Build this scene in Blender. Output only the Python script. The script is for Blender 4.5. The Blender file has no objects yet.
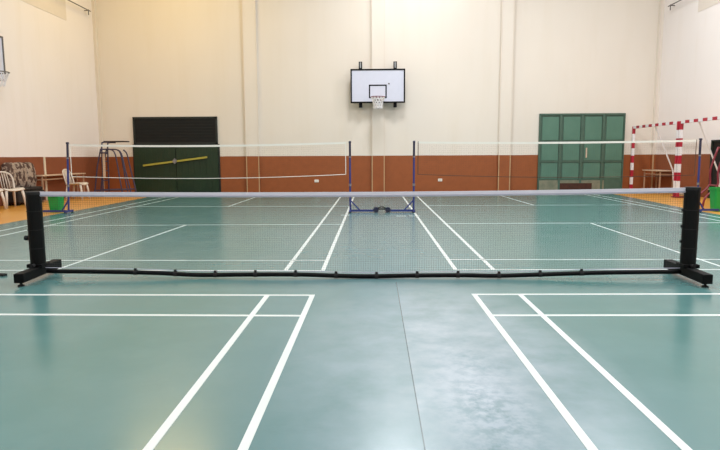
import bpy, bmesh, math, random
from math import pi, sin, cos, atan, hypot, radians
from mathutils import Vector, Matrix
random.seed(4)
S = bpy.context.scene
COL = S.collection

# ------------------------------------------------------------------ camera
FPX, EYE = 575.0, 1.17
pitch = atan(68.5 / FPX); yaw = atan(15 / hypot(FPX, 68.5)); roll = radians(0.25)
Fw = Vector((-sin(yaw) * cos(pitch), cos(yaw) * cos(pitch), -sin(pitch)))
R0 = Vector((cos(yaw), sin(yaw), 0)); U0 = R0.cross(Fw)
Rt = R0 * cos(roll) - U0 * sin(roll); Up = R0 * sin(roll) + U0 * cos(roll)
cd = bpy.data.cameras.new('camera'); cam = bpy.data.objects.new('camera', cd); COL.objects.link(cam)
M3 = Matrix((Rt, Up, -Fw)).transposed()
cam.matrix_world = Matrix.Translation((0, 0, EYE)) @ M3.to_4x4()
cd.sensor_width = 36; cd.sensor_fit = 'HORIZONTAL'; cd.lens = 36 * FPX / 720
cd.clip_start = 0.05; cd.clip_end = 200
S.camera = cam

# ------------------------------------------------------------------ world, lamps, exposure
w = bpy.data.worlds.new('world'); S.world = w; w.use_nodes = True
w.node_tree.nodes['Background'].inputs[0].default_value = (1.0, 0.97, 0.94, 1)
w.node_tree.nodes['Background'].inputs[1].default_value = 0.3
S.view_settings.view_transform = 'Standard'; S.view_settings.look = 'None'
S.view_settings.gamma = 1; S.view_settings.use_curve_mapping = False
S.view_settings.exposure = 0.0

def lamp(x, y, z, sx, sy, power, col):
    l = bpy.data.lights.new('ceiling_or_fill_light', 'AREA'); l.shape = 'RECTANGLE'
    l.size = sx; l.size_y = sy; l.energy = power; l.color = col
    o = bpy.data.objects.new('ceiling_or_fill_light', l); COL.objects.link(o); o.location = (x, y, z)
    return o
PALE = (0.955, 0.985, 1.04)
for (x, y, pw, c) in [(-5.2, 2.5, 185, PALE), (0.8, 2.5, 280, PALE), (6.2, 2.5, 310, PALE),
                   (-4.6, 8.5, 225, PALE), (0.8, 8.5, 270, PALE), (6.2, 8.5, 320, PALE),
                   (-6.2, 16.2, 175, (1.0, 0.73, 0.28)), (0.6, 15.0, 300, PALE), (6.2, 14.0, 275, PALE)]:  # unseen amber light, tinted and placed to yellow the back-left wall
    lamp(x, y, 8.3, 1.5 if c is PALE else 2.4, 1.5, pw, c)
lamp(1.6, 18.2, 7.7, 3.4, 0.4, 45, PALE)  # made-up light, brightens the wall top and puts glare on the floor

# ------------------------------------------------------------------ materials
def srgb(r, g, b):
    f = lambda c: (c / 255 / 12.92) if c / 255 <= 0.04045 else ((c / 255 + 0.055) / 1.055) ** 2.4
    return (f(r), f(g), f(b), 1)

def mat(name, col, rough=0.5, metal=0.0, var=0.08, scale=8.0, bump=0.0, spec=0.5, col2=None):
    m = bpy.data.materials.new(name); m.use_nodes = True
    nt = m.node_tree; b = nt.nodes['Principled BSDF']
    b.inputs['Roughness'].default_value = rough; b.inputs['Metallic'].default_value = metal
    b.inputs['Specular IOR Level'].default_value = spec
    tc = nt.nodes.new('ShaderNodeTexCoord'); n = nt.nodes.new('ShaderNodeTexNoise')
    n.inputs['Scale'].default_value = scale; n.inputs['Detail'].default_value = 4
    nt.links.new(tc.outputs['Object'], n.inputs['Vector'])
    mx = nt.nodes.new('ShaderNodeMix'); mx.data_type = 'RGBA'
    c2 = col2 if col2 else tuple(c * (1 - 2 * var) for c in col[:3]) + (1,)
    c1 = col if col2 else tuple(min(1, c * (1 + var)) for c in col[:3]) + (1,)
    mx.inputs[6].default_value = c1; mx.inputs[7].default_value = c2
    nt.links.new(n.outputs['Fac'], mx.inputs[0]); nt.links.new(mx.outputs[2], b.inputs['Base Color'])
    if bump:
        bp = nt.nodes.new('ShaderNodeBump'); bp.inputs['Strength'].default_value = bump
        bp.inputs['Distance'].default_value = 0.01
        nt.links.new(n.outputs['Fac'], bp.inputs['Height']); nt.links.new(bp.outputs[0], b.inputs['Normal'])
    return m

class NG:
    """small node-graph writer"""
    def __init__(s, name):
        s.m = bpy.data.materials.new(name); s.m.use_nodes = True; s.nt = s.m.node_tree
        s.b = s.nt.nodes['Principled BSDF']
        g = s.nt.nodes.new('ShaderNodeNewGeometry'); s.pos = g.outputs['Position']
        sp = s.nt.nodes.new('ShaderNodeSeparateXYZ'); s.nt.links.new(s.pos, sp.inputs[0])
        s.x, s.y, s.z = sp.outputs
    def put(s, v, sock):
        if hasattr(v, 'is_linked') or isinstance(v, bpy.types.NodeSocket): s.nt.links.new(v, sock)
        else: sock.default_value = v
    def math(s, op, a, b=0.0, c=0.0, clamp=False):
        n = s.nt.nodes.new('ShaderNodeMath'); n.operation = op; n.use_clamp = clamp
        s.put(a, n.inputs[0]); s.put(b, n.inputs[1]); s.put(c, n.inputs[2]); return n.outputs[0]
    def noise(s, scale, detail=3, stretch=None, rough=0.5):
        n = s.nt.nodes.new('ShaderNodeTexNoise'); n.inputs['Scale'].default_value = scale
        n.inputs['Detail'].default_value = detail; n.inputs['Roughness'].default_value = rough
        if stretch:
            mp = s.nt.nodes.new('ShaderNodeMapping'); mp.inputs['Scale'].default_value = stretch
            s.nt.links.new(s.pos, mp.inputs[0]); s.nt.links.new(mp.outputs[0], n.inputs[0])
        else: s.nt.links.new(s.pos, n.inputs[0])
        return n.outputs['Fac']
    def ramp(s, v, lo, hi):
        n = s.nt.nodes.new('ShaderNodeMapRange'); n.inputs[1].default_value = lo; n.inputs[2].default_value = hi
        s.put(v, n.inputs[0]); return n.outputs[0]
    def mix(s, f, a, b):
        n = s.nt.nodes.new('ShaderNodeMix'); n.data_type = 'RGBA'
        s.put(f, n.inputs[0]); s.put(a, n.inputs[6]); s.put(b, n.inputs[7]); return n.outputs[2]
    def near(s, v, c, half):
        return s.math('LESS_THAN', s.math('ABSOLUTE', s.math('SUBTRACT', v, c)), half)

BAND = 1.195
def wall_mat(name, cream, brown):
    g = NG(name)
    lo = g.noise(0.35, 2); hi = g.noise(5, 4)
    strk = g.noise(1.0, 4, (3.0, 3.0, 0.35))
    c = g.mix(g.ramp(lo, 0.3, 0.7), cream, tuple(v * 0.95 for v in cream[:3]) + (1,))
    c = g.mix(g.math('MULTIPLY', g.ramp(strk, 0.5, 0.8), 0.12), c, srgb(206, 190, 160))
    bcol = g.mix(g.ramp(hi, 0.3, 0.7), brown, tuple(v * 0.88 for v in brown[:3]) + (1,))
    edge = g.math('ADD', BAND, g.math('MULTIPLY', g.math('SUBTRACT', g.noise(1.5, 2), 0.5), 0.02))
    g.nt.links.new(g.mix(g.math('LESS_THAN', g.z, edge), c, bcol), g.b.inputs['Base Color'])
    g.b.inputs['Roughness'].default_value = 0.55
    g.b.inputs['Specular IOR Level'].default_value = 0.35
    bp = g.nt.nodes.new('ShaderNodeBump'); bp.inputs['Strength'].default_value = 0.15; bp.inputs['Distance'].default_value = 0.01
    g.nt.links.new(hi, bp.inputs['Height']); g.nt.links.new(bp.outputs[0], g.b.inputs['Normal'])
    return g.m
CREAM = srgb(226, 216, 203)
M = {}
M['wall_back'] = wall_mat('painted back wall', CREAM, srgb(150, 82, 42))
M['wall_side'] = wall_mat('painted side wall', srgb(240, 232, 228), srgb(140, 80, 52))
M['cream'] = mat('cream paint', srgb(222, 208, 182), 0.5, var=0.03)
M['strip'] = wall_mat('edge strip paint', srgb(222, 210, 196), srgb(190, 152, 112))
M['patch'] = mat('beige patch paint', srgb(222, 211, 199), 0.6, var=0.02)
M['ceiling'] = mat('ceiling white', srgb(225, 222, 212), 0.8, var=0.03)
M['yellow_floor'] = None
M['line'] = mat('white line paint', srgb(204, 211, 208), 0.4, var=0.04, scale=3)
M['black'] = mat('black satin plastic', srgb(7, 8, 8), 0.5, var=0.1, spec=0.2)
M['black_metal'] = mat('black powder coat', srgb(8, 9, 10), 0.6, var=0.1, spec=0.15)
M['rubber'] = mat('black rubber', srgb(16, 16, 17), 0.8)
M['thread'] = mat('dark net thread', srgb(58, 62, 60), 0.8)
M['thread_brown'] = mat('brown net thread', srgb(80, 55, 40), 0.8)
M['tape'] = mat('white vinyl tape', srgb(214, 212, 222), 0.5, var=0.03)
M['tape_grey'] = mat('grey vinyl tape edge', srgb(176, 176, 192), 0.5, var=0.04)
M['cotton'] = mat('off white cotton tape', srgb(226, 224, 214), 0.7, var=0.03)
M['blue'] = mat('blue enamel', srgb(44, 56, 120), 0.35, var=0.1)
M['navy'] = mat('dark navy sleeve', srgb(34, 36, 62), 0.4, var=0.1)
M['maroon'] = mat('maroon enamel', srgb(120, 32, 46), 0.4, var=0.1)
M['red'] = mat('red enamel', srgb(176, 32, 54), 0.4, var=0.06)
M['white'] = mat('white enamel', srgb(232, 228, 228), 0.4, var=0.03)
M['plastic'] = mat('white chair plastic', srgb(212, 200, 186), 0.4, var=0.03)
M['bin'] = mat('green bin plastic', srgb(20, 150, 62), 0.4, var=0.08)
M['dkgreen'] = mat('dark green door paint', srgb(18, 46, 20), 0.55, var=0.15, scale=3)
M['glass_dark'] = mat('dark louvre glass', srgb(12, 15, 13), 0.5, var=0.1, spec=0.3)
M['frame_dark'] = mat('dark frame', srgb(22, 30, 24), 0.5)
M['brass'] = mat('yellow bar', srgb(170, 160, 60), 0.4, var=0.08)
M['steel'] = mat('brushed steel', srgb(150, 150, 150), 0.35, 0.8, var=0.1)
M['greymetal'] = mat('grey metal', srgb(96, 92, 90), 0.5, var=0.1)
M['board'] = mat('backboard white', srgb(206, 208, 222), 0.35, var=0.03)
M['pale_top'] = mat('pale table top', srgb(205, 180, 155), 0.45, var=0.05)
M['table_leg'] = mat('beige table leg', srgb(176, 140, 112), 0.5)
M['void'] = mat('black doorway', srgb(14, 14, 16), 0.6)
M['sofa_dark'] = mat('dark upholstery', srgb(34, 26, 24), 0.8)
M['pad'] = mat('dark seat pad', srgb(48, 38, 36), 0.6)
M['greyblue'] = mat('grey blue enamel', srgb(66, 60, 84), 0.4, var=0.12)
M['socket'] = mat('white socket plastic', srgb(235, 228, 215), 0.4)
M['greenpanel'] = mat('green sheet metal', srgb(88, 126, 108), 0.55, scale=2.5, col2=srgb(72, 110, 92))
M['greenframe'] = mat('green painted frame', srgb(76, 104, 88), 0.55, scale=6, col2=srgb(60, 84, 70))
M['rust'] = mat('rust gap', srgb(92, 46, 26), 0.8, scale=9, col2=srgb(30, 20, 16))
M['worn'] = mat('worn green and grey paint', srgb(150, 140, 116), 0.7, scale=6, col2=srgb(80, 96, 78))

def floor_green():
    g = NG('green vinyl sports floor')
    a = g.noise(0.45, 3); b = g.noise(2.2, 5, (1, 1, 1), 0.6); c = g.noise(13, 7, (1, 1, 1), 0.65)
    col = g.mix(g.ramp(a, 0.3, 0.7), srgb(74, 116, 112), srgb(84, 123, 122))
    col = g.mix(g.math('MULTIPLY', g.ramp(b, 0.45, 0.75), 0.25), col, srgb(100, 134, 134))
    # soft bluish band down the middle: floor reflection painted into the colour
    lane_glare = g.math('MULTIPLY', g.ramp(g.math('ABSOLUTE', g.math('SUBTRACT', g.x, 0.05)), 1.7, 0.6), 0.25)
    col = g.mix(lane_glare, col, srgb(124, 140, 154))
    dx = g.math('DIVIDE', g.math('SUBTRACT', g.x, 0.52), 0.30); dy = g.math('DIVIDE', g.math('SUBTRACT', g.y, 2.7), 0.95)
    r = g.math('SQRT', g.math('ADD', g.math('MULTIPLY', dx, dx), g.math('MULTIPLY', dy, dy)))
    scuff_glare = g.math('MULTIPLY', g.math('SUBTRACT', 1.0, r, clamp=True), g.ramp(c, 0.40, 0.58))  # scuff texture and the glare spot, both put into the colour
    col = g.mix(g.math('MULTIPLY', scuff_glare, 0.75, clamp=True), col, srgb(182, 190, 204))
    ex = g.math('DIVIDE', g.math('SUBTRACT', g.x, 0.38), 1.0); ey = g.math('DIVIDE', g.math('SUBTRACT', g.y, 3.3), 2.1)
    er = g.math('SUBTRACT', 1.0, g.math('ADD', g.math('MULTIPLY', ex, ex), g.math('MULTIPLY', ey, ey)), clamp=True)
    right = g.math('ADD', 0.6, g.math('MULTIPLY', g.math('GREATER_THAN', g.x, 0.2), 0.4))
    wear_glare = g.math('MULTIPLY', g.math('MULTIPLY', er, right), g.ramp(g.noise(3, 6, (1, 1, 1), 0.6), 0.15, 0.7))  # whitish scuffed area with glare painted in, stronger right of the seam
    col = g.mix(g.math('MULTIPLY', wear_glare, 0.85), col, srgb(172, 182, 192))
    smear = g.math('MULTIPLY', g.ramp(g.noise(1.3, 6, (1, 2.2, 1), 0.7), 0.6, 0.72), 0.14)
    col = g.mix(smear, col, srgb(60, 96, 98))
    seam = g.math('MULTIPLY', g.near(g.x, 0.2, 0.003), g.math('LESS_THAN', g.y, 5.3))
    s2 = g.math('MULTIPLY', g.near(g.y, 5.3, 0.003), g.near(g.x, 0.1, 0.9))
    col = g.mix(g.math('MULTIPLY', seam, 0.7), col, srgb(28, 48, 50))
    col = g.mix(g.math('MULTIPLY', s2, 0.15), col, srgb(60, 90, 90))
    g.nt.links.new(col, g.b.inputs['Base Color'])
    g.b.inputs['Specular IOR Level'].default_value = 0.6
    g.nt.links.new(g.math('ADD', 0.17, g.math('MULTIPLY', b, 0.12)), g.b.inputs['Roughness'])
    bp = g.nt.nodes.new('ShaderNodeBump'); bp.inputs['Strength'].default_value = 0.05; bp.inputs['Distance'].default_value = 0.01
    g.nt.links.new(b, bp.inputs['Height']); g.nt.links.new(bp.outputs[0], g.b.inputs['Normal'])
    return g.m
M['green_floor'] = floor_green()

def floor_yellow():
    g = NG('yellow sports floor')
    a = g.noise(0.8, 4); st = g.noise(6, 3, (6, 0.6, 1))
    col = g.mix(g.ramp(a, 0.3, 0.7), srgb(200, 138, 46), srgb(212, 156, 72))
    col = g.mix(g.math('MULTIPLY', g.ramp(st, 0.4, 0.7), 0.25), col, srgb(196, 132, 54))
    g.nt.links.new(col, g.b.inputs['Base Color']); g.b.inputs['Roughness'].default_value = 0.32
    return g.m
M['yellow_floor'] = floor_yellow()

def sofa_fabric():
    g = NG('mottled brown and beige fabric')
    n = g.noise(9, 2, (1, 1, 0.8)); n2 = g.noise(30, 2)
    col = g.mix(g.ramp(n, 0.47, 0.53), srgb(78, 56, 48), srgb(164, 146, 130))
    col = g.mix(g.math('MULTIPLY', g.ramp(n2, 0.45, 0.6), 0.4), col, srgb(60, 44, 38))
    g.nt.links.new(col, g.b.inputs['Base Color']); g.b.inputs['Roughness'].default_value = 0.9
    return g.m
M['sofa'] = sofa_fabric()

# ------------------------------------------------------------------ mesh helpers
def box(bm, x0, x1, y0, y1, z0, z1):
    vs = [bm.verts.new((x, y, z)) for x in (x0, x1) for y in (y0, y1) for z in (z0, z1)]
    for f in ((0, 1, 3, 2), (4, 6, 7, 5), (0, 4, 5, 1), (2, 3, 7, 6), (0, 2, 6, 4), (1, 5, 7, 3)):
        bm.faces.new([vs[i] for i in f])

def quad(bm, *p):
    return bm.faces.new([bm.verts.new(q) for q in p])

def tube(bm, pts, r, seg=8, flat=None, cap=True, closed=False):
    """sweep a circle (or a w x h rectangle when flat=(w,h)) along a polyline"""
    pts = [Vector(p) for p in pts]; n = len(pts); rings = []
    up = None
    for i, p in enumerate(pts):
        if closed: d = (pts[(i + 1) % n] - pts[i - 1]).normalized()
        else:
            a = pts[max(i - 1, 0)]; b = pts[min(i + 1, n - 1)]; d = (b - a).normalized()
        if up is None:
            up = Vector((0, 0, 1)) if abs(d.z) < 0.9 else Vector((0, 1, 0))
        s = d.cross(up)
        if s.length < 1e-5: s = d.cross(Vector((1, 0, 0)))
        s.normalize(); u = s.cross(d).normalized(); up = u
        rr = r[i] if isinstance(r, (list, tuple)) else r
        if flat:
            W, H = flat[0] / 2, flat[1] / 2
            ring = [p + s * a * W + u * b * H for a, b in ((-1, -1), (1, -1), (1, 1), (-1, 1))]
        else:
            ring = [p + (s * cos(2 * pi * k / seg) + u * sin(2 * pi * k / seg)) * rr for k in range(seg)]
        rings.append([bm.verts.new(q) for q in ring])
    m = len(rings[0])
    for i in range(n if closed else n - 1):
        A = rings[i]; B = rings[(i + 1) % n]
        for k in range(m): bm.faces.new((A[k], A[(k + 1) % m], B[(k + 1) % m], B[k]))
    if cap and not closed:
        bm.faces.new(rings[0][::-1]); bm.faces.new(rings[-1])

def cyl(bm, c, axis, r, length, seg=16):
    c = Vector(c); a = Vector(axis).normalized() * length / 2
    tube(bm, [c - a, c + a], r, seg)

def lathe(bm, c, prof, seg=20):
    rings = []
    for r, z in prof:
        rings.append([bm.verts.new((c[0] + r * cos(2 * pi * k / seg), c[1] + r * sin(2 * pi * k / seg), c[2] + z)) for k in range(seg)])
    for A, B in zip(rings, rings[1:]):
        for k in range(seg): bm.faces.new((A[k], A[(k + 1) % seg], B[(k + 1) % seg], B[k]))
    bm.faces.new(rings[0][::-1]); bm.faces.new(rings[-1])

def curve(pts, n=6):
    """Catmull-Rom smoothing of a polyline"""
    P = [Vector(p) for p in pts]; out = []
    for i in range(len(P) - 1):
        p0 = P[max(i - 1, 0)]; p1 = P[i]; p2 = P[i + 1]; p3 = P[min(i + 2, len(P) - 1)]
        for k in range(n):
            t = k / n
            out.append(0.5 * ((2 * p1) + (p2 - p0) * t + (2 * p0 - 5 * p1 + 4 * p2 - p3) * t * t + (3 * p1 - p0 - 3 * p2 + p3) * t ** 3))
    out.append(P[-1]); return out

def obj1(name, bm, m, parent=None, bevel=0.0, smooth=False):
    off = Vector((0, 0, 0)); p = parent
    while p is not None:
        off += p.location; p = p.parent
    if off.length: bmesh.ops.translate(bm, verts=bm.verts, vec=-off)
    bmesh.ops.recalc_face_normals(bm, faces=bm.faces)
    me = bpy.data.meshes.new(name); bm.to_mesh(me); bm.free()
    if m: me.materials.append(m)
    if smooth:
        for f in me.polygons: f.use_smooth = True
    o = bpy.data.objects.new(name, me); COL.objects.link(o)
    if parent: o.parent = parent
    if bevel:
        b = o.modifiers.new('bevel', 'BEVEL'); b.width = bevel; b.segments = 2; b.limit_method = 'ANGLE'
    return o

WHOLE = ('net_mesh', 'net', 'louvre', 'side_strip', 'door_leaf', 'backrest')
def pieces(bm):
    """islands of the bmesh that do not touch, each as a bmesh of its own"""
    bm.verts.ensure_lookup_table(); seen = set(); isl = []
    for v0 in bm.verts:
        if v0 in seen: continue
        cur = []; st = [v0]; seen.add(v0)
        while st:
            v = st.pop(); cur.append(v)
            for e in v.link_edges:
                q = e.other_vert(v)
                if q not in seen: seen.add(q); st.append(q)
        lo = [min(v.co[i] for v in cur) - 0.004 for i in range(3)]; hi = [max(v.co[i] for v in cur) + 0.004 for i in range(3)]
        isl.append([cur, lo, hi])
    merged = True
    while merged:
        merged = False
        for a in range(len(isl)):
            for b in range(a + 1, len(isl)):
                A, Bq = isl[a], isl[b]
                if all(A[1][i] <= Bq[2][i] and Bq[1][i] <= A[2][i] for i in range(3)):
                    A[0] += Bq[0]; A[1] = [min(A[1][i], Bq[1][i]) for i in range(3)]; A[2] = [max(A[2][i], Bq[2][i]) for i in range(3)]
                    isl.pop(b); merged = True; break
            if merged: break
    out = []
    for cur, _, _ in isl:
        nb = bmesh.new(); mp = {v: nb.verts.new(v.co) for v in cur}; fs = []
        for v in cur:
            for f in v.link_faces:
                if f not in fs: fs.append(f)
        for f in fs: nb.faces.new([mp[v] for v in f.verts])
        out.append(nb)
    bm.free(); return out

def obj(name, bm, m, parent=None, **k):
    if parent is None or name in WHOLE: return obj1(name, bm, m, parent, **k)
    return [obj1(name, nb, m, parent, **k) for nb in pieces(bm)][0]

def thing(name, label, cat, loc, group=None, kind=None):
    o = bpy.data.objects.new(name, None); COL.objects.link(o); o.location = loc
    o.empty_display_size = 0.2
    o['label'] = label; o['category'] = cat
    if group: o['group'] = group
    if kind: o['kind'] = kind
    return o
def root_struct(name, loc, label, cat):
    o = thing(name, label, cat, loc, kind='structure'); return o
def struct(name, bm, m, label=None, cat=None, parent=None, **k):
    o = obj(name, bm, m, parent, **k)
    if not parent:
        o['kind'] = 'structure'
        if label: o['label'] = label
        if cat: o['category'] = cat
    return o
def B(): return bmesh.new()
def one(f, *a, **k):
    bm = B(); f(bm, *a, **k); return bm

# ------------------------------------------------------------------ room shell
XL, XR, YB, YF, H = -9.15, 9.15, 19.2, -2.5, 8.6
GL0, GL1, GR0, GR1 = -6.66, -6.80, 6.80, 7.25      # green floor edges (near, far)
T = 0.1
bm = B()
v = [(GL0, YF, 0), (GR0, YF, 0), (GR0, 12.0, 0), (GR1, 17.0, 0), (GR1, YB, 0), (GL1, YB, 0), (GL0, 14.0, 0)]
top = [bm.verts.new(p) for p in v]; bot = [bm.verts.new((p[0], p[1], -T)) for p in v]
bm.faces.new(top); bm.faces.new(bot[::-1])
for i in range(7): bm.faces.new((top[i], top[(i + 1) % 7], bot[(i + 1) % 7], bot[i]))
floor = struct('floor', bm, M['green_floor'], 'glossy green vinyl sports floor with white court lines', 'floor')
bm = B()
for poly in ([(XL, YF), (GL0, YF), (GL0, 14.0), (GL1, YB), (XL, YB)], [(GR0, YF), (XR, YF), (XR, YB), (GR1, YB), (GR1, 17.0), (GR0, 12.0)]):
    tp = [bm.verts.new((x, y, 0)) for x, y in poly]; bt = [bm.verts.new((x, y, -T)) for x, y in poly]
    bm.faces.new(tp); bm.faces.new(bt[::-1]); n = len(poly)
    for i in range(n): bm.faces.new((tp[i], tp[(i + 1) % n], bt[(i + 1) % n], bt[i]))
for nb in pieces(bm): obj1('side_strip', nb, M['yellow_floor'], floor)['label'] = 'yellow floor strip along a side wall'

W = 0.2
struct('wall_back', one(box, XL - W, XR + W, YB, YB + W, -T, H), M['wall_back'], 'cream back wall with brown painted lower band', 'wall')
struct('wall_left', one(box, XL - W, XL, YF, YB, -T, H), M['wall_side'], 'cream left wall with brown lower band', 'wall')
struct('wall_right', one(box, XR, XR + W, YF, YB, -T, H), M['wall_side'], 'cream right wall with brown lower band', 'wall')
struct('wall_front', one(box, XL - W, XR + W, YF - W, YF, -T, H), M['wall_side'], 'cream wall behind the viewer', 'wall')
struct('ceiling', one(box, XL - W, XR + W, YF - W, YB + W, H, H + 0.15), M['ceiling'], 'pale ceiling high above the courts', 'ceiling')

# pilasters on the back wall
def pilaster(n, x0, x1, label, d=0.09):
    t = root_struct('trim_%d' % n, ((x0 + x1) / 2, YB, 0), label, 'pilaster')
    obj('column', one(box, x0, x1, YB - d, YB, 0, H), M['wall_back'], t)
    for a in (x0, x1 - 0.032):
        obj('edge_strip', one(box, a, a + 0.032, YB - d - 0.008, YB - d, 0.0, H), M['strip'], t)
pilaster(1, -4.27, -3.83, 'shallow cream pilaster on the back wall, left of the backboard')
pilaster(2, -0.10, 0.33, 'shallow cream pilaster on the back wall, behind the backboard')
pilaster(3, 4.06, 4.46, 'shallow cream pilaster on the back wall, right of the backboard')
for n, a, b, yb_, sx, lab in ((4, XL, XL + 0.10, 0.13, XL + 0.10, 'cream corner column at the left end of the back wall'), (5, XR - 0.12, XR, 0.13, XR - 0.12, 'cream corner column at the right end of the back wall')):
    t = root_struct('trim_%d' % n, ((a + b) / 2, YB, 0), lab, 'column')
    obj('column', one(box, a, b, YB - yb_, YB, 0, H), M['wall_back'], t)
    q = (sx - 0.05, sx) if n == 4 else (sx, sx + 0.05)
    obj('edge_strip', one(box, q[0], q[1], YB - yb_ - 0.008, YB - yb_, 0, H), M['strip'], t)
struct('trim_6', one(box, XL, XL + 0.025, 15.75, 15.82, 0, BAND), M['cream'], 'thin cream vertical strip on brown band of left wall', 'strip')
# high rectangular patches on the side walls
struct('trim_7', one(box, XL, XL + 0.008, 11.0, 17.45, 5.22, 6.9), M['patch'], 'slightly darker rectangular panel high on the left wall', 'wall panel')
struct('trim_8', one(box, XR - 0.008, XR, 11.0, 17.1, 5.18, 6.9), M['patch'], 'slightly darker rectangular panel high on the right wall', 'wall panel')

# ------------------------------------------------------------------ court lines (each line has its own measured ends)
LW = 0.042
ZN = [0]
def line(bm, a, b, w=LW, z=0.0015):
    ZN[0] += 1; z += (ZN[0] % 7) * 0.0002
    a = Vector((a[0], a[1], 0)); b = Vector((b[0], b[1], 0)); d = (b - a).normalized(); s = Vector((-d.y, d.x, 0)) * w / 2
    lo = [p + Vector((0, 0, -0.0005 - (ZN[0] % 7) * 0.0001)) for p in (a + s, a - s, b - s, b + s)]; hi = [p + Vector((0, 0, z)) for p in (a + s, a - s, b - s, b + s)]
    lo = [bm.verts.new(p) for p in lo]; hi = [bm.verts.new(p) for p in hi]
    bm.faces.new(hi[::-1]); 
    for i in range(4): bm.faces.new((lo[i], lo[(i + 1) % 4], hi[(i + 1) % 4], hi[i]))
def court(label, segs, far=False):
    bm = B()
    for s in segs:
        yy = (s[0][1] + s[1][1]) / 2
        line(bm, *s, w=0.030 if (s[0][1] > 5 and abs(s[0][0]) > 3) or (abs(s[0][1] - s[1][1]) < 0.5 and yy > 5) else LW)
    for nb in pieces(bm): obj1('court_line', nb, M['line'], floor)['label'] = label
NY, NLY = 4.77, 4.165
court('white lines of the nearer left court', [((-5.9, NY), (-0.51, NY)), ((-5.9, NLY), (-0.53, NLY - 0.03)),
      ((-0.915, -2.3), (-0.915, NY)), ((-0.533, -2.3), (-0.531, NY)), ((-5.62, -2.3), (-5.62, NY)), ((-5.98, -2.3), (-5.98, NY))])
court('white lines of the nearer right court', [((0.825, 4.81), (6.5, 4.90)), ((0.86, 4.16), (6.5, 4.24)),
      ((1.27, -2.3), (1.232, 4.81)), ((0.915, -2.3), (0.845, 4.81)), ((6.2, -2.3), (6.2, 4.88)), ((6.58, -2.3), (6.58, 4.88))])
FB, FL, S1, S2, FB2 = 5.83, 6.42, 9.9, 13.6, 17.9
court('white lines of the farther left court', [((-6.02, FB), (-0.52, FB)), ((-6.02, FL), (-0.54, FL)), ((-5.98, S1 - 0.12), (-0.56, S1 + 0.02)),
      ((-5.98, S2), (-0.6, S2)), ((-5.98, FB2), (-0.64, FB2)), ((-5.98, FB2 - 0.6), (-0.64, FB2 - 0.6)), ((-3.35, FB), (-3.28, S1 - 0.06)), ((-3.49, S2), (-3.49, FB2)),
      ((-0.925, FB), (-1.01, FB2)), ((-0.537, FB), (-0.62, FB2)), ((-5.62, FB), (-5.80, FB2)), ((-6.0, FB), (-6.2, FB2))])
court('white lines of the farther right court', [((0.82, FB + 0.05), (6.6, FB + 0.1)), ((0.83, FL + 0.05), (6.6, FL + 0.08)), ((1.2, S1 + 0.12), (6.4, S1 + 0.2)),
      ((1.2, S2 + 0.12), (6.5, S2 + 0.2)), ((0.8, FB2), (6.7, FB2)), ((0.8, FB2 - 0.6), (6.7, FB2 - 0.6)), ((3.65, FB + 0.1), (3.76, S1 + 0.15)), ((3.79, S2 + 0.15), (3.72, FB2)),
      ((1.228, FB + 0.05), (1.25, FB2)), ((0.835, FB + 0.05), (0.82, FB2)), ((6.05, FB), (6.34, FB2)), ((6.4, FB), (6.62, FB2))])
bm = B()
line(bm, (0.42, 11.3), (0.62, 11.3)); line(bm, (0.68, 11.3), (0.88, 11.3)); line(bm, (-0.68, 11.5), (-0.5, 11.5))
for nb in pieces(bm): obj1('tape_mark', nb, M['line'], floor)['label'] = 'short white tape mark by a centre net post'

# ------------------------------------------------------------------ doors
d1 = root_struct('door_1', (-6.62, YB, 0), 'dark green double door under a black louvred transom on the back wall', 'door')
obj('frame', one(box, -8.08, -5.16, YB - 0.03, YB, 0.0, 1.60), M['frame_dark'], d1)
for x0, x1 in ((-8.03, -6.635), (-6.615, -5.21)):
    bm = B(); box(bm, x0, x1, YB - 0.07, YB - 0.03, 0.02, 1.56)
    nx = 7
    for i in range(nx):
        a = x0 + (x1 - x0) * i / nx; box(bm, a + 0.01, a + (x1 - x0) / nx - 0.01, YB - 0.078, YB - 0.07, 0.06, 1.52)
    obj('door_leaf', bm, M['dkgreen'], d1)
bm = B()
tr = obj('transom', one(box, -7.98, -5.25, YB - 0.05, YB, 1.65, 2.46), M['glass_dark'], d1); tr['label'] = 'black louvred transom window'
bm = B()
for k in range(8):
    z = 1.68 + k * 0.095; quad(bm, (-7.95, YB - 0.055, z), (-5.28, YB - 0.055, z), (-5.28, YB - 0.062, z - 0.03), (-7.95, YB - 0.062, z - 0.03))
obj('louvre', bm, M['glass_dark'], tr)
bm = B(); box(bm, -8.02, -7.96, YB - 0.07, YB, 1.6, 2.5); box(bm, -5.27, -5.21, YB - 0.07, YB, 1.6, 2.5); box(bm, -8.02, -5.21, YB - 0.07, YB, 2.44, 2.5); box(bm, -8.02, -5.21, YB - 0.07, YB, 1.6, 1.66)
obj('transom_frame', bm, M['frame_dark'], d1)
br = obj('locking_bar', one(tube, [(-7.72, YB - 0.12, 0.90), (-5.56, YB - 0.12, 1.17)], 0, flat=(0.03, 0.06)), M['brass'], d1); br['label'] = 'slanting yellow bar across both leaves'
bm = B(); cyl(bm, (-6.64, YB - 0.14, 1.04), (0, 1, 0), 0.07, 0.04); tube(bm, [(-6.64, YB - 0.15, 0.95), (-6.64, YB - 0.15, 1.14)], 0.022)
obj('latch', bm, M['steel'], d1)

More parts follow.
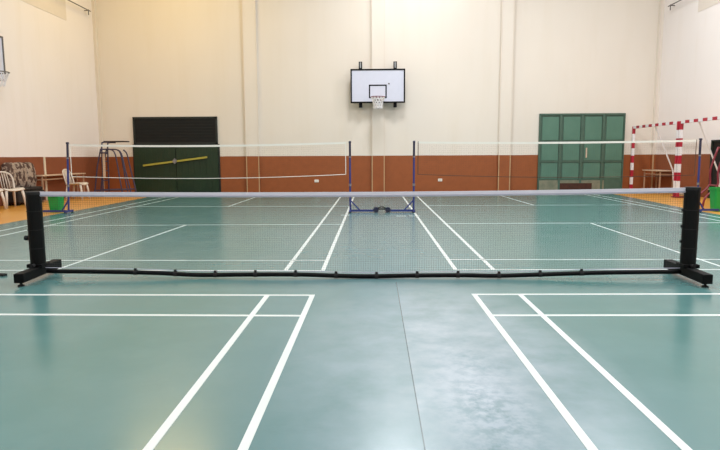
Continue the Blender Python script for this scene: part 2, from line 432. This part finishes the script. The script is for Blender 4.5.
d2 = root_struct('door_2', (6.75, YB, 0), 'weathered green panelled metal door with a rusty gap below, on the back wall', 'door')
X0, X1 = 5.37, 8.13
obj('frame', one(box, X0, X1, YB - 0.04, YB, 0.0, 2.53), M['greenframe'], d2)
bm = B(); bw = B()
cw = (X1 - X0) / 4
for i in range(4):
    for (z0, z1) in ((1.68, 2.42), (1.02, 1.56), (0.42, 0.94)):
        a = X0 + i * cw
        # raised sheet with a pressed border
        box(bm, a + 0.10, a + cw - 0.06, YB - 0.055, YB - 0.04, z0, z1)
obj('panel', bm, M['greenpanel'], d2)
bm = B()
for i in range(5): 
    a = X0 + i * cw; box(bm, max(X0, a - 0.035), min(X1, a + 0.035), YB - 0.08, YB - 0.04, 0.0, 2.53)
for z in (0.98, 1.62, 2.5): box(bm, X0, X1, YB - 0.075, YB - 0.04, z - 0.03, z + 0.03)
obj('rail', bm, M['greenframe'], d2)
obj('kick_panel', one(box, X0 + 0.05, X1 - 0.6, YB - 0.07, YB - 0.04, 0.02, 0.36), M['worn'], d2)['label'] = 'scraped grey lower panel'
obj('gap', one(box, X0 + 0.72, X1 - 1.0, YB - 0.09, YB - 0.07, 0.02, 0.27), M['rust'], d2)['label'] = 'rusty brown opening at the foot'
obj('hasp', one(box, X0 + 1.52, X0 + 1.56, YB - 0.10, YB - 0.08, 1.1, 1.42), M['pale_top'], d2)

d3 = root_struct('door_3', (XR, 14.9, 0), 'black doorway on the right wall behind the green bin', 'door')
obj('doorway', one(box, XR - 0.02, XR, 13.9, 15.88, 0.0, 1.52), M['void'], d3)
bm = B(); box(bm, XR - 0.05, XR, 15.88, 15.95, 0, 1.57); box(bm, XR - 0.05, XR, 13.85, 13.9, 0, 1.57); box(bm, XR - 0.05, XR, 13.85, 15.95, 1.52, 1.57)
obj('frame', bm, M['frame_dark'], d3)

# ------------------------------------------------------------------ portable net in front
NYP = 5.45
def lerp_path(pts, x):
    if x <= pts[0][0]: return pts[0][1]
    for (a, b), (c, d) in zip(pts, pts[1:]):
        if x <= c: return b + (d - b) * (x - a) / (c - a)
    return pts[-1][1]
pn = thing('portable_net', 'low portable net with black posts and bottom tube across the foreground courts', 'sports net', (-0.13, NYP, 0))
PXL, PXR = -3.285, 2.967
def topz(x): # upper edge of the tape, sagging
    t = (x - PXL) / (PXR - PXL); return 0.848 - 0.095 * t * (1 - t) + 0.020 * t
tubez = [(-3.2, 0.070), (-2.5, 0.062), (-2.1, 0.052), (-1.72, 0.034), (-1.25, 0.038), (-0.75, 0.039), (-0.35, 0.027), (-0.05, 0.022), (0.35, 0.030),
         (0.85, 0.033), (1.15, 0.028), (1.5, 0.038), (1.9, 0.052), (2.3, 0.062), (2.9, 0.070)]
for s, px in ((-1, PXL), (1, PXR)):
    PT = 0.845 if s < 0 else 0.872
    bm = B(); tube(bm, [(px, NYP, 0.112), (px, NYP, PT)], 0.069, 20)
    post = obj('post', bm, M['black'], pn, bevel=0.006, smooth=False)
    bm = B(); cyl(bm, (px, NYP, PT - 0.012), (0, 0, 1), 0.070, 0.028, 20); obj('post_cap', bm, M['rubber'], post)
    bm = B()
    for z in (0.30, 0.48, 0.66): tube(bm, [(px + 0.0705 * cos(a), NYP + 0.0705 * sin(a), z) for a in [2 * pi * k / 20 for k in range(20)]], 0.003, 6, closed=True)
    obj('strap_ring', bm, M['rubber'], post)
    bx0, bx1 = (-3.245, -3.31) if s < 0 else (2.94, 2.975); bx = (bx0 + bx1) / 2
    base = obj('base', one(tube, [(bx0, 5.06, 0.0785), (bx1, 5.83, 0.0785)], 0, flat=(0.088, 0.087)), M['black_metal'], pn, bevel=0.006)
    for yy in (5.10, 5.78):
        bm = B(); lathe(bm, (bx0 + (bx1 - bx0) * (yy - 5.06) / 0.77, yy, 0), [(0.030, 0), (0.028, 0.012), (0.012, 0.018), (0.010, 0.04)], 14)
        obj('foot_pad', bm, M['rubber'], base)
    bm = B(); box(bm, px - 0.075, px + 0.075, NYP - 0.075, NYP + 0.075, 0.115, 0.15)
    obj('post_socket', bm, M['black_metal'], base, bevel=0.005)
    bm = B(); cyl(bm, (px - s * -0.0 + s * 0.0, NYP - 0.09, 0.14), (0, 1, 0), 0.018, 0.05, 12)
    obj('bolt', bm, M['rubber'], base)
bm = B(); cyl(bm, (PXL - 0.095, NYP, 0.398), (1, 0, 0), 0.024, 0.035, 14); cyl(bm, (PXL - 0.075, NYP, 0.398), (1, 0, 0), 0.01, 0.03, 10)
obj('knob', bm, M['rubber'], pn, smooth=False)
bm = B()
for z in (0.655, 0.505, 0.36): box(bm, PXR - 0.085, PXR - 0.066, NYP - 0.012, NYP + 0.012, z - 0.012, z + 0.012)
obj('hook', bm, M['rubber'], pn)
bm = B(); tube(bm, curve([(x, NYP, z) for x, z in tubez], 4), 0.0215, 12)
obj('bottom_tube', bm, M['black_metal'], pn, smooth=True)
# net mesh
XA, XB = PXL + 0.07, PXR - 0.07
bm = B(); sp = 0.0225; th = 0.00075
def botz(x): return lerp_path(tubez, x) + 0.035
x = XA
while x <= XB:
    tube(bm, [(x, NYP, botz(x)), (x, NYP, topz(x) - 0.04)], th, 3, cap=False); x += sp
rows = 34; xs = [XA + (XB - XA) * k / 26 for k in range(27)]
for r in range(rows + 1):
    f = r / rows
    tube(bm, [(q, NYP, botz(q) * (1 - f) + (topz(q) - 0.04) * f) for q in xs], th, 3, cap=False)
obj('net_mesh', bm, M['thread'], pn)['label'] = 'fine dark square netting'
bm = B(); xs2 = [PXL + 0.06 + (PXR - PXL - 0.12) * k / 40 for k in range(41)]
tube(bm, [(q, NYP - 0.002, topz(q) - 0.022) for q in xs2], 0, flat=(0.012, 0.047))
tp = obj('top_tape', bm, M['tape'], pn); tp['label'] = 'white top tape'
bm = B(); tube(bm, [(q, NYP - 0.011, topz(q) - 0.034) for q in xs2], 0, flat=(0.004, 0.012)); obj('tape_seam', bm, M['tape_grey'], tp)
bm = B(); tube(bm, [(q, NYP, botz(q)) for q in xs], 0.0035, 5); obj('bottom_cord', bm, M['tape_grey'], pn)
for k in range(12):
    x = -2.33 + k * 0.391; z = lerp_path(tubez, x)
    bm = B(); cyl(bm, (x, NYP, z), (1, 0, 0), 0.025, 0.035, 12); box(bm, x - 0.012, x + 0.012, NYP - 0.010, NYP + 0.010, z + 0.018, z + 0.042)
    obj('clip', bm, M['rubber'], pn)

bm = B(); tube(bm, [(-4.2, 5.66, 0.012), (-3.82, 5.58, 0.012), (-3.69, 5.55, 0.010)], 0, flat=(0.05, 0.022))
s = obj('webbing_strap', bm, M['rubber']); s['label'] = 'end of a black strap lying on the floor left of the net foot'; s['category'] = 'strap'

# ------------------------------------------------------------------ badminton posts and nets
def bad_post(x, y, dirs, label, ztop, weights, length=0.45, lean=0.0):
    BR = 0.20 if weights else 0.14; xt = x + lean; xm = x + lean * 0.78
    t = thing('badminton_post', label, 'net post', (x, y, 0), 'blue badminton posts')
    tube_bm = B(); tube(tube_bm, [(x, y, 0.05), (xm, y, 1.17)], 0.020, 12); obj('pole', tube_bm, M['blue'], t, smooth=False)
    bm = B(); tube(bm, [(xm, y, 1.15), (xt, y, ztop)], 0.023, 12); cyl(bm, (xt, y, ztop), (1, 0, 0), 0.022, 0.05, 10); obj('upper_sleeve', bm, M['navy'], t)
    bm = B(); cyl(bm, (x + lean * 0.39, y, 0.58), (0, 0, 1), 0.028, 0.05); cyl(bm, (xm, y, 1.16), (0, 0, 1), 0.027, 0.03); obj('collar', bm, M['steel'], t)
    d = dirs
    bm = B(); box(bm, min(x, x + d * length), max(x, x + d * length), y - 0.02, y + 0.02, 0.02, 0.062)
    box(bm, x - 0.02, x + 0.02, y - 0.16, y + 0.16, 0.02, 0.06); obj('base', bm, M['blue'], t)
    bm = B(); tube(bm, [(x, y, 0.26), (x + d * BR, y, 0.05)], 0, flat=(0.026, 0.026)); obj('brace', bm, M['blue'], t)
    bm = B()
    for yy in (-0.14, 0.14): cyl(bm, (x, y + yy, 0.012), (0, 0, 1), 0.022, 0.024, 12)
    obj('foot_pad', bm, M['rubber'], t)
    if weights:
        xe = x + d * length
        for q in (-0.045, 0.045):
            bm = B(); cyl(bm, (xe, y + q, 0.058), (0, 1, 0), 0.058, 0.045, 20); cyl(bm, (xe, y + q, 0.058), (0, 1, 0), 0.025, 0.065, 12)
            obj('wheel', bm, M['navy'], t)
        bm = B(); box(bm, xe - d * 0.02, xe + d * 0.13, y - 0.02, y + 0.02, 0.06, 0.085); tube(bm, [(xe, y, 0.08), (xe + d * 0.12, y, 0.12)], 0.012)
        obj('handle', bm, M['black_metal'], t)
    return t
PY = 12.05
bad_post(-0.515, PY, 1, 'blue badminton post left of centre, under the backboard, with a wheeled foot', 1.47, True, 0.54)
bad_post(0.815, PY, -1, 'blue badminton post right of centre, under the backboard, with a wheeled foot', 1.47, True, 0.54)
bad_post(-6.525, PY, -1, 'blue badminton post at far left beside the green bin', 1.475, False, 0.55, 0.065)
bad_post(6.675, PY, 1, 'blue badminton post at far right beside the green bin', 1.49, False, 0.45, -0.015)

def bad_net(xa, xb, label, za, zm, zb, ba, bmid, bb, cordm, tm, tmat):
    t = thing('badminton_net', label, 'sports net', ((xa + xb) / 2, PY, 0), 'badminton nets')
    n = 24
    def q(f, a, m, b): return a * (1 - f) + b * f - 4 * f * (1 - f) * ((a + b) / 2 - m)
    def X(f): return xa + (xb - xa) * f
    y = PY
    fs = [k / n for k in range(n + 1)]
    bm = B(); tube(bm, [(X(f), y, q(f, za, zm, zb) - 0.022) for f in fs], 0, flat=(0.006, 0.040)); obj('top_tape', bm, tmat, t)
    bm = B(); tube(bm, [(X(f), y, q(f, ba, bmid, bb)) for f in fs], 0.0075, 6); obj('bottom_cord', bm, cordm, t)
    bm = B()
    for f, a, b in ((0, ba, za), (1, bb, zb)): tube(bm, [(X(f), y, a), (X(f), y, b)], 0.008, 6)
    obj('side_cord', bm, cordm, t)
    bm = B(); cols = 120
    for k in range(1, cols):
        f = k / cols; tube(bm, [(X(f), y, q(f, ba, bmid, bb)), (X(f), y, q(f, za, zm, zb) - 0.05)], 0.0004, 3, cap=False)
    for r in range(1, 15):
        g = r / 15; tube(bm, [(X(f), y, q(f, ba, bmid, bb) * (1 - g) + (q(f, za, zm, zb) - 0.05) * g) for f in fs], 0.0004, 3, cap=False)
    obj('net_mesh', bm, M['thread_brown'], t)
    bm = B()
    e0 = -6.434 if xa < 0 else 0.842; e1 = -0.541 if xa < 0 else 6.634
    tube(bm, [(e0, y, za - 0.012), (xa, y, za - 0.012)], 0.004, 5); tube(bm, [(xb, y, zb - 0.012), (e1, y, zb - 0.012)], 0.004, 5)
    obj('head_rope', bm, tmat, t)
    return t
bad_net(-6.41, -0.605, 'badminton net with white bottom cord over the left court', 1.455, 1.425, 1.475, 0.775, 0.725, 0.80, M['cotton'], M['thread'], M['cotton'])
bad_net(0.90, 6.58, 'badminton net with dark bottom cord over the right court', 1.475, 1.455, 1.485, 0.795, 0.725, 0.76, M['thread_brown'], M['thread'], M['cotton'])

# ------------------------------------------------------------------ basketball hoops
def hoop_back():
    yb = 18.85; t = thing('basketball_hoop', 'white basketball backboard with black frame, hoop and net on the back wall', 'basketball hoop', (0.10, YB, 2.9), None)
    x0, x1, z0, z1 = -0.75, 0.955, 2.90, 3.925; cx = 0.1025
    bd = obj('backboard', one(box, x0, x1, yb - 0.015, yb + 0.015, z0, z1), M['board'], t)
    bm = B(); fw = 0.045; ya, yb2 = yb - 0.03, yb + 0.03
    box(bm, x0 - fw / 2, x0 + fw / 2, ya, yb2, z0 - fw / 2, z1 + fw / 2); box(bm, x1 - fw / 2, x1 + fw / 2, ya, yb2, z0 - fw / 2, z1 + fw / 2)
    box(bm, x0, x1, ya, yb2, z0 - fw / 2, z0 + fw / 2); box(bm, x0, x1, ya, yb2, z1 - fw / 2, z1 + fw / 2); obj('frame', bm, M['black_metal'], bd)
    bm = B(); a, b, c, d = cx - 0.285, cx + 0.285, 3.03, 3.455; q = 0.04
    ya, yb2 = yb - 0.021, yb - 0.015
    box(bm, a, a + q, ya, yb2, c, d); box(bm, b - q, b, ya, yb2, c, d); box(bm, a, b, ya, yb2, d - q, d); box(bm, a, b, ya, yb2, c, c + q)
    obj('target_square', bm, M['black_metal'], bd)['label'] = 'black target rectangle'
    bm = B(); box(bm, cx + 0.33, cx + 0.38, ya, yb2, 3.46, 3.50); obj('mark', bm, M['greymetal'], bd)
    for bx in (cx - 0.555, cx + 0.555):
        bm = B(); box(bm, bx - 0.055, bx + 0.055, yb + 0.015, yb + 0.05, 2.74, 4.18)
        for z in (2.80, 4.10): box(bm, bx - 0.03, bx + 0.03, yb + 0.05, YB, z - 0.04, z + 0.04)
        br = obj('bracket', bm, M['black_metal'], t)
        bm = B(); box(bm, bx - 0.02, bx + 0.02, yb + 0.005, yb + 0.016, 3.98, 4.16); obj('bracket_slot', bm, M['steel'], br)
    ring = B(); zc = 3.03; rc = yb - 0.39
    tube(ring, [(cx + 0.225 * cos(k * pi / 12), rc + 0.225 * sin(k * pi / 12), zc) for k in range(24)], 0.012, 6, closed=True)
    box(ring, cx - 0.09, cx + 0.09, yb - 0.19, yb - 0.015, zc - 0.02, zc + 0.01); box(ring, cx - 0.1, cx + 0.1, yb - 0.035, yb - 0.015, zc - 0.12, zc + 0.03)
    rg = obj('hoop_ring', ring, M['maroon'], t)
    bm = B(); N = 12; lev = [(0.22, 0.0), (0.185, -0.09), (0.15, -0.18), (0.135, -0.27), (0.13, -0.36)]
    P = lambda k, i: (cx + lev[i][0] * cos(2 * pi * k / N + (i % 2) * pi / N), rc + lev[i][0] * sin(2 * pi * k / N + (i % 2) * pi / N), zc + lev[i][1])
    for i in range(4):
        for k in range(N):
            k2 = k if i % 2 == 0 else k + 1
            tube(bm, [P(k, i), P(k2, i + 1)], 0.017, 4, cap=False); tube(bm, [P(k, i), P(k2 - 1, i + 1)], 0.017, 4, cap=False)
    obj('net', bm, M['white'], rg)['label'] = 'white cord net'
hoop_back()

def hoop_left():
    xw = XL; xb = -8.78
    t = thing('basketball_hoop', 'basketball backboard and hoop on the left wall, cut by the left edge of the photo', 'basketball hoop', (XL, 12.8, 3.0))
    y0, y1, z0, z1 = 11.92, 13.72, 3.02, 3.97; cy = 12.77
    bd = obj('backboard', one(box, xb - 0.015, xb + 0.015, y0, y1, z0, z1), M['board'], t)
    bm = B(); fw = 0.04; a, b = xb - 0.03, xb + 0.03
    box(bm, a, b, y0 - fw, y0, z0 - fw, z1 + fw); box(bm, a, b, y1, y1 + fw, z0 - fw, z1 + fw); box(bm, a, b, y0, y1, z0 - fw, z0); box(bm, a, b, y0, y1, z1, z1 + fw)
    obj('frame', bm, M['greymetal'], bd)
    for yy in (12.22, 13.32):
        bm = B(); box(bm, xb - 0.06, xb - 0.03, yy - 0.05, yy + 0.05, 2.85, 4.1)
        for z in (2.92, 4.02): box(bm, xw, xb - 0.06, yy - 0.03, yy + 0.03, z - 0.04, z + 0.04)
        obj('bracket', bm, M['greymetal'], t)
    zc = 3.05; xc = xb + 0.48
    bm = B(); tube(bm, [(xc + 0.225 * cos(k * pi / 12), cy + 0.225 * sin(k * pi / 12), zc) for k in range(24)], 0.012, 6, closed=True)
    box(bm, xb + 0.015, xb + 0.265, cy - 0.09, cy + 0.09, zc - 0.02, zc + 0.01)
    rg = obj('hoop_ring', bm, M['greymetal'], t)
    bm = B(); N = 12; lev = [(0.22, 0.0), (0.18, -0.1), (0.14, -0.2), (0.12, -0.3)]
    P = lambda k, i: (xc + lev[i][0] * cos(2 * pi * k / N + (i % 2) * pi / N), cy + lev[i][0] * sin(2 * pi * k / N + (i % 2) * pi / N), zc + lev[i][1])
    for i in range(3):
        for k in range(N):
            k2 = k if i % 2 == 0 else k + 1
            tube(bm, [P(k, i), P(k2, i + 1)], 0.009, 4, cap=False); tube(bm, [P(k, i), P(k2 - 1, i + 1)], 0.009, 4, cap=False)
    obj('net', bm, M['white'], rg)
hoop_left()

# wall rods
def rod(x, s, y0, y1, z, label):
    t = thing('wall_rod', label, 'metal rod', (x, (y0 + y1) / 2, z), 'metal rods high on the side walls')
    bm = B(); tube(bm, [(x + s * 0.14, y0, z), (x + s * 0.14, y1, z)], 0.016, 8); obj('rod', bm, M['greymetal'], t)
    for yy in (y0 + 0.05, (y0 + y1) / 2, y1 - 0.12):
        bm = B(); tube(bm, [(x, yy, z), (x + s * 0.14, yy, z)], 0.014, 6); tube(bm, [(x + s * 0.13, yy, z + 0.03), (x + s * 0.13, yy, z - 0.14)], 0.016, 6); obj('bracket', bm, M['greymetal'], t)
rod(XL, 1, 13.6, 18.7, 5.78, 'thin grey metal rod on brackets high on the left wall')
rod(XR, -1, 13.6, 18.55, 5.70, 'thin grey metal rod on brackets high on the right wall')

# wall sockets
def socket(x, z, label):
    t = thing('wall_socket', label, 'socket', (x, YB, z), 'white sockets on the brown band')
    bm = B(); box(bm, x - 0.07, x + 0.07, YB - 0.02, YB, z - 0.045, z + 0.045); p = obj('plate', bm, M['socket'], t, bevel=0.008)
    bm = B(); box(bm, x - 0.03, x - 0.015, YB - 0.023, YB - 0.02, z - 0.012, z + 0.012); box(bm, x + 0.015, x + 0.03, YB - 0.023, YB - 0.02, z - 0.012, z + 0.012); obj('slot', bm, M['rubber'], p)
socket(-1.94, 0.364, 'small white wall socket on the brown band left of the backboard')
socket(2.17, 0.384, 'small white wall socket on the brown band right of the backboard')

# ------------------------------------------------------------------ handball goals
def goal(ya, yb, label, stay_y):
    X = 8.35; Z = 2.11; w = 0.038
    t = thing('handball_goal', label, 'goal', (X, (ya + yb) / 2, 0), 'red and white handball goals')
    for yy in (ya, yb):
        n = 9; h = (Z - 0.02) / n
        rb = B(); wb = B()
        box(wb, X - w + 0.001, X + w - 0.001, yy - w + 0.001, yy + w - 0.001, 0.0, Z - 0.021)
        for k in range(0, n, 2): box(rb, X - w, X + w, yy - w, yy + w, 0.0 + k * h, (k + 1) * h)
        p = obj('post', wb, M['white'], t); p['label'] = 'red and white banded post'
        obj('red_band', rb, M['red'], p)
        bm = B(); box(bm, X - 0.07, X + 0.55, yy - 0.045, yy + 0.045, 0.0, 0.03); obj('foot', bm, M['maroon'], p)
    rb = B(); wb = B(); L = yb - ya - 2 * w; n = 13; h = L / n
    box(wb, X - w + 0.001, X + w - 0.001, ya + w, yb - w, Z - 0.089, Z - 0.011)
    for k in range(1, n, 2): box(rb, X - w, X + w, ya + w + k * h, ya + w + (k + 1) * h, Z - 0.09, Z - 0.01)
    c = obj('crossbar', wb, M['white'], t); c['label'] = 'red and white banded crossbar'
    obj('red_band', rb, M['red'], c)
    for yy in stay_y:
        bm = B(); tube(bm, [(X + 0.03, yy, Z - 0.06), (X + 0.62, yy, 0.72), (X + 0.72, yy, 0.03)], 0.022, 8); obj('stay', bm, M['white'], t)
    bm = B(); tube(bm, [(X + 0.72, ya + 0.05, 0.03), (X + 0.72, max(stay_y) , 0.03)], 0.02, 8); obj('ground_bar', bm, M['plastic'], t)
goal(16.22, 18.98, 'farther red and white goal standing by the right end of the back wall', [17.62])
goal(13.3, 16.08, 'nearer red and white goal cut by the right edge of the photo', [15.3])

# ------------------------------------------------------------------ tables
def table(x0, x1, y0, y1, z, label):
    t = thing('table', label, 'table', ((x0 + x1) / 2, (y0 + y1) / 2, 0))
    obj('tabletop', one(box, x0, x1, y0, y1, z - 0.03, z), M['pale_top'], t, bevel=0.005)
    for a in (x0 + 0.05, x1 - 0.05):
        for b in (y0 + 0.06, y1 - 0.06):
            bm = B(); tube(bm, [(a, b, 0), (a, b, z - 0.03)], 0, flat=(0.035, 0.035)); obj('leg', bm, M['table_leg'], t)
    bm = B(); box(bm, x0 + 0.05, x1 - 0.05, y0 + 0.05, y0 + 0.07, z - 0.14, z - 0.11); box(bm, x0 + 0.04, x0 + 0.06, y0 + 0.05, y1 - 0.05, z - 0.14, z - 0.11); box(bm, x1 - 0.06, x1 - 0.04, y0 + 0.05, y1 - 0.05, z - 0.14, z - 0.11)
    obj('apron', bm, M['table_leg'], t)
table(-9.12, -8.82, 15.10, 17.4, 0.71, 'pale narrow table against the left wall beyond the patterned sofa')
table(8.63, 9.12, 17.72, 18.85, 0.71, 'pale narrow table against the right wall behind the farther goal')

# ------------------------------------------------------------------ sofa
def sofa():
    t = thing('sofa', 'brown and beige mottled sofa against the left wall behind the plastic chairs', 'sofa', (-8.95, 14.45, 0))
    y0, y1 = 13.88, 15.02
    obj('body', one(box, -9.12, -8.74, y0, y1, 0.06, 0.34), M['sofa_dark'], t, bevel=0.03)
    for k in range(2):
        a = y0 + 0.02 + k * (y1 - y0 - 0.04) / 2
        bm = B(); box(bm, -8.93, -8.76, a + 0.005, a + (y1 - y0 - 0.04) / 2 - 0.005, 0.34, 0.43); obj('seat_cushion', bm, M['sofa_dark'], t, bevel=0.04)
    n = 3; wd = (y1 - y0) / n
    for k in range(n):
        a = y0 + k * wd
        bm = B()
        # bulging, slightly reclined back cushion
        sec = [(-9.12, 0.40), (-8.94, 0.42), (-8.90, 0.60), (-8.92, 0.85), (-8.97, 1.03), (-9.05, 1.07), (-9.12, 1.04)]
        ys = [a + 0.002, a + wd * 0.15, a + wd * 0.5, a + wd * 0.85, a + wd - 0.002]; ins = [0.90, 0.98, 1.0, 0.98, 0.90]
        rings = []
        for yy, s in zip(ys, ins):
            rings.append([bm.verts.new((-9.12 + (px + 9.12) * (s if s == 1 else s * 0.97), yy, 0.4 + (pz - 0.4) * (0.94 + 0.06 * (s - 0.9) / 0.1))) for px, pz in sec])
        for A, Bq in zip(rings, rings[1:]):
            m = len(sec)
            for i in range(m): bm.faces.new((A[i], A[(i + 1) % m], Bq[(i + 1) % m], Bq[i]))
        bm.faces.new(rings[0]); bm.faces.new(rings[-1][::-1])
        obj('back_cushion', bm, M['sofa'], t, bevel=0.015, smooth=False)['label'] = 'mottled back cushion'
    for yy in (y0 + 0.08, y1 - 0.08):
        for xx in (-9.05, -8.82):
            obj('leg', one(box, xx - 0.03, xx + 0.03, yy - 0.03, yy + 0.03, 0, 0.07), M['rubber'], t)
sofa()

# ------------------------------------------------------------------ plastic chairs
def make_chair(label):
    t = thing('plastic_chair', label, 'chair', (0, 0, 0), 'white plastic chairs by the left wall')
    # faces +X, origin at the middle of the footprint
    bm = B(); nx, ny = 7, 7; g = []
    for i in range(nx + 1):
        row = []
        for j in range(ny + 1):
            u = i / nx; v_ = j / ny - 0.5
            row.append(bm.verts.new((-0.2 + 0.42 * u, v_ * (0.40 + 0.06 * u), 0.425 + 0.03 * (2 * v_) ** 2 + 0.02 * sin(u * pi * 0.5) - (0.03 if u == 1 else 0))))
        g.append(row)
    for i in range(nx):
        for j in range(ny): bm.faces.new((g[i][j], g[i + 1][j], g[i + 1][j + 1], g[i][j + 1]))
    s = obj('seat', bm, M['plastic'], t, smooth=True)
    so = s.modifiers.new('solid', 'SOLIDIFY'); so.thickness = 0.025
    # legs: tapered and splayed
    for sx, sy in ((1, 1), (1, -1), (-1, 1), (-1, -1)):
        bm = B(); tube(bm, [(0.17 * sx, 0.18 * sy, 0.44), (0.205 * sx, 0.205 * sy, 0.25), (0.225 * sx, 0.225 * sy, 0.0)], [0.035, 0.030, 0.022], 8); obj('leg', bm, M['plastic'], t, smooth=True)
    # back: arch frame and slats
    bm = B(); arch = curve([(-0.19, -0.21, 0.42), (-0.235, -0.225, 0.60), (-0.285, -0.20, 0.76), (-0.31, -0.10, 0.825), (-0.315, 0, 0.84), (-0.31, 0.10, 0.825), (-0.285, 0.20, 0.76), (-0.235, 0.225, 0.60), (-0.19, 0.21, 0.42)], 4)
    tube(bm, arch, 0.022, 8); 
    for v_ in (-0.12, -0.06, 0, 0.06, 0.12):
        tube(bm, [(-0.20, v_, 0.43), (-0.25, v_, 0.62), (-0.305, v_ * 0.9, 0.815)], 0, flat=(0.03, 0.012))
    obj('backrest', bm, M['plastic'], t, smooth=True)
    return t
def dup(root, loc, rz, label):
    r = root.copy(); COL.objects.link(r); r.location = loc; r.rotation_euler = (0, 0, rz); r['label'] = label
    for ch in list(root.children):
        c = ch.copy(); COL.objects.link(c); c.parent = r
    return r
ch = make_chair('white plastic chair at the left edge of the photo, nearest of the three')
dup(ch, (-8.62, 13.38, 0), radians(-28), 'white plastic chair between the leftmost chair and the mottled sofa')
dup(ch, (-8.45, 16.15, 0), radians(2), 'white plastic chair in front of the left table, behind the blue post')
ch.location = (-8.76, 12.80, 0); ch.rotation_euler = (0, 0, radians(-12))

# ------------------------------------------------------------------ green bins
def bin_(x, y, w, h, label):
    t = thing('waste_bin', label, 'bin', (x, y, 0), 'green plastic bins by the outer posts')
    def ringpts(w_, z, r=0.04):
        out = []
        for cx, cy, a0 in ((1, 1, 0), (-1, 1, 90), (-1, -1, 180), (1, -1, 270)):
            for k in range(4):
                a = radians(a0 + 30 * k); out.append((x + cx * (w_ - r) + r * cos(a), y + cy * (w_ * 0.8 - r) + r * sin(a), z))
        return out
    bm = B(); lv = [(w * 0.80, 0.0), (w * 0.80, 0.02), (w * 0.97, h - 0.05), (w * 1.04, h - 0.05), (w * 1.05, h), (w * 0.96, h), (w * 0.92, h - 0.06), (w * 0.75, 0.03)]
    rs = [[bm.verts.new(p) for p in ringpts(a, z)] for a, z in lv]
    for A, Bq in zip(rs, rs[1:]):
        m = len(A)
        for i in range(m): bm.faces.new((A[i], A[(i + 1) % m], Bq[(i + 1) % m], Bq[i]))
    bm.faces.new(rs[0][::-1]); bm.faces.new(rs[-1])
    obj('body', bm, M['bin'], t)
    bm = B(); box(bm, x - 0.06, x + 0.06, y - w * 0.8 - 0.03, y - w * 0.8 - 0.0, h - 0.07, h - 0.04); obj('handle', bm, M['bin'], t)
bin_(-6.91, 12.28, 0.145, 0.42, 'green plastic bin at left, behind the blue post foot')
bin_(7.20, 12.18, 0.165, 0.50, 'green plastic bin at right, cut by the photo edge')

# ------------------------------------------------------------------ umpire chair, left corner
def umpire_left():
    Y = 18.2; t = thing('umpire_chair', 'tall grey blue tubular umpire chair in the left corner of the back wall', 'umpire chair', (-8.2, Y, 0))
    r = 0.022
    for yy in (Y - 0.20, Y + 0.20):
        bm = B(); tube(bm, curve([(-8.60, yy, 0.02), (-8.58, yy, 0.9), (-8.56, yy, 1.56), (-8.50, yy, 1.645), (-8.3, yy, 1.645)], 4), r, 8); obj('ladder_leg', bm, M['greyblue'], t, smooth=True)
        bm = B(); tube(bm, curve([(-8.55, yy, 1.43), (-8.28, yy, 1.42), (-8.16, yy, 1.30), (-8.10, yy, 0.95), (-8.04, yy, 0.45), (-7.98, yy, 0.02)], 4), r, 8); obj('curved_leg', bm, M['greyblue'], t, smooth=True)
        bm = B(); tube(bm, curve([(-8.06, yy, 1.41), (-7.95, yy, 1.28), (-7.86, yy, 0.8), (-7.70, yy, 0.02)], 4), r, 8); obj('curved_leg', bm, M['greyblue'], t, smooth=True)
        bm = B(); tube(bm, [(-8.88, yy, 0.02), (-8.74, yy, 0.9), (-8.60, yy, 1.45)], r, 8); obj('leg', bm, M['greyblue'], t)
        bm = B(); tube(bm, [(-8.88, yy, 0.14), (-7.72, yy, 0.16)], r, 8); obj('rail', bm, M['greyblue'], t)
    for z in (0.14, 0.45, 0.75, 1.05, 1.30, 1.43):
        bm = B(); tube(bm, [(-8.59, Y - 0.20, z), (-8.59, Y + 0.20, z)], 0.018, 8); obj('rung', bm, M['greyblue'], t)
    obj('seat', one(box, -8.50, -7.85, Y - 0.22, Y + 0.22, 1.655, 1.69), M['pad'], t, bevel=0.01)['label'] = 'dark flat top pad'
    bm = B(); box(bm, -8.60, -8.36, Y - 0.22, Y - 0.26, 1.30, 1.34); obj('side_plate', bm, M['greyblue'], t)
    bm = B(); tube(bm, [(-8.52, Y - 0.23, 0.55), (-8.50, Y - 0.23, 1.32)], 0, flat=(0.08, 0.012)); obj('strap', bm, M['pale_top'], t)
umpire_left()

def stand_right():
    t = thing('metal_stand', 'bent maroon tubular metal stand behind the right green bin', 'stand', (7.7, 13.0, 0))
    for yy in (12.85, 13.15):
        bm = B(); tube(bm, curve([(7.24, yy, 0.03), (7.29, yy, 0.24), (7.49, yy, 0.44), (7.54, yy, 0.56), (7.53, yy, 0.85), (7.67, yy, 1.34)], 4), 0.022, 8); obj('bent_tube', bm, M['maroon'], t, smooth=True)
    for (x, z) in ((7.25, 0.08), (7.53, 0.50), (7.67, 1.33)):
        bm = B(); tube(bm, [(x, 12.85, z), (x, 13.15, z)], 0.018, 8); obj('cross_tube', bm, M['maroon'], t)
    bm = B(); box(bm, 7.50, 8.00, 12.83, 13.17, 0.395, 0.42); obj('shelf', bm, M['pale_top'], t)
    bm = B(); tube(bm, [(7.97, 12.87, 0.40), (7.97, 12.87, 0.0)], 0.018, 8); tube(bm, [(7.97, 13.13, 0.40), (7.97, 13.13, 0.0)], 0.018, 8); obj('leg', bm, M['maroon'], t)
stand_right()
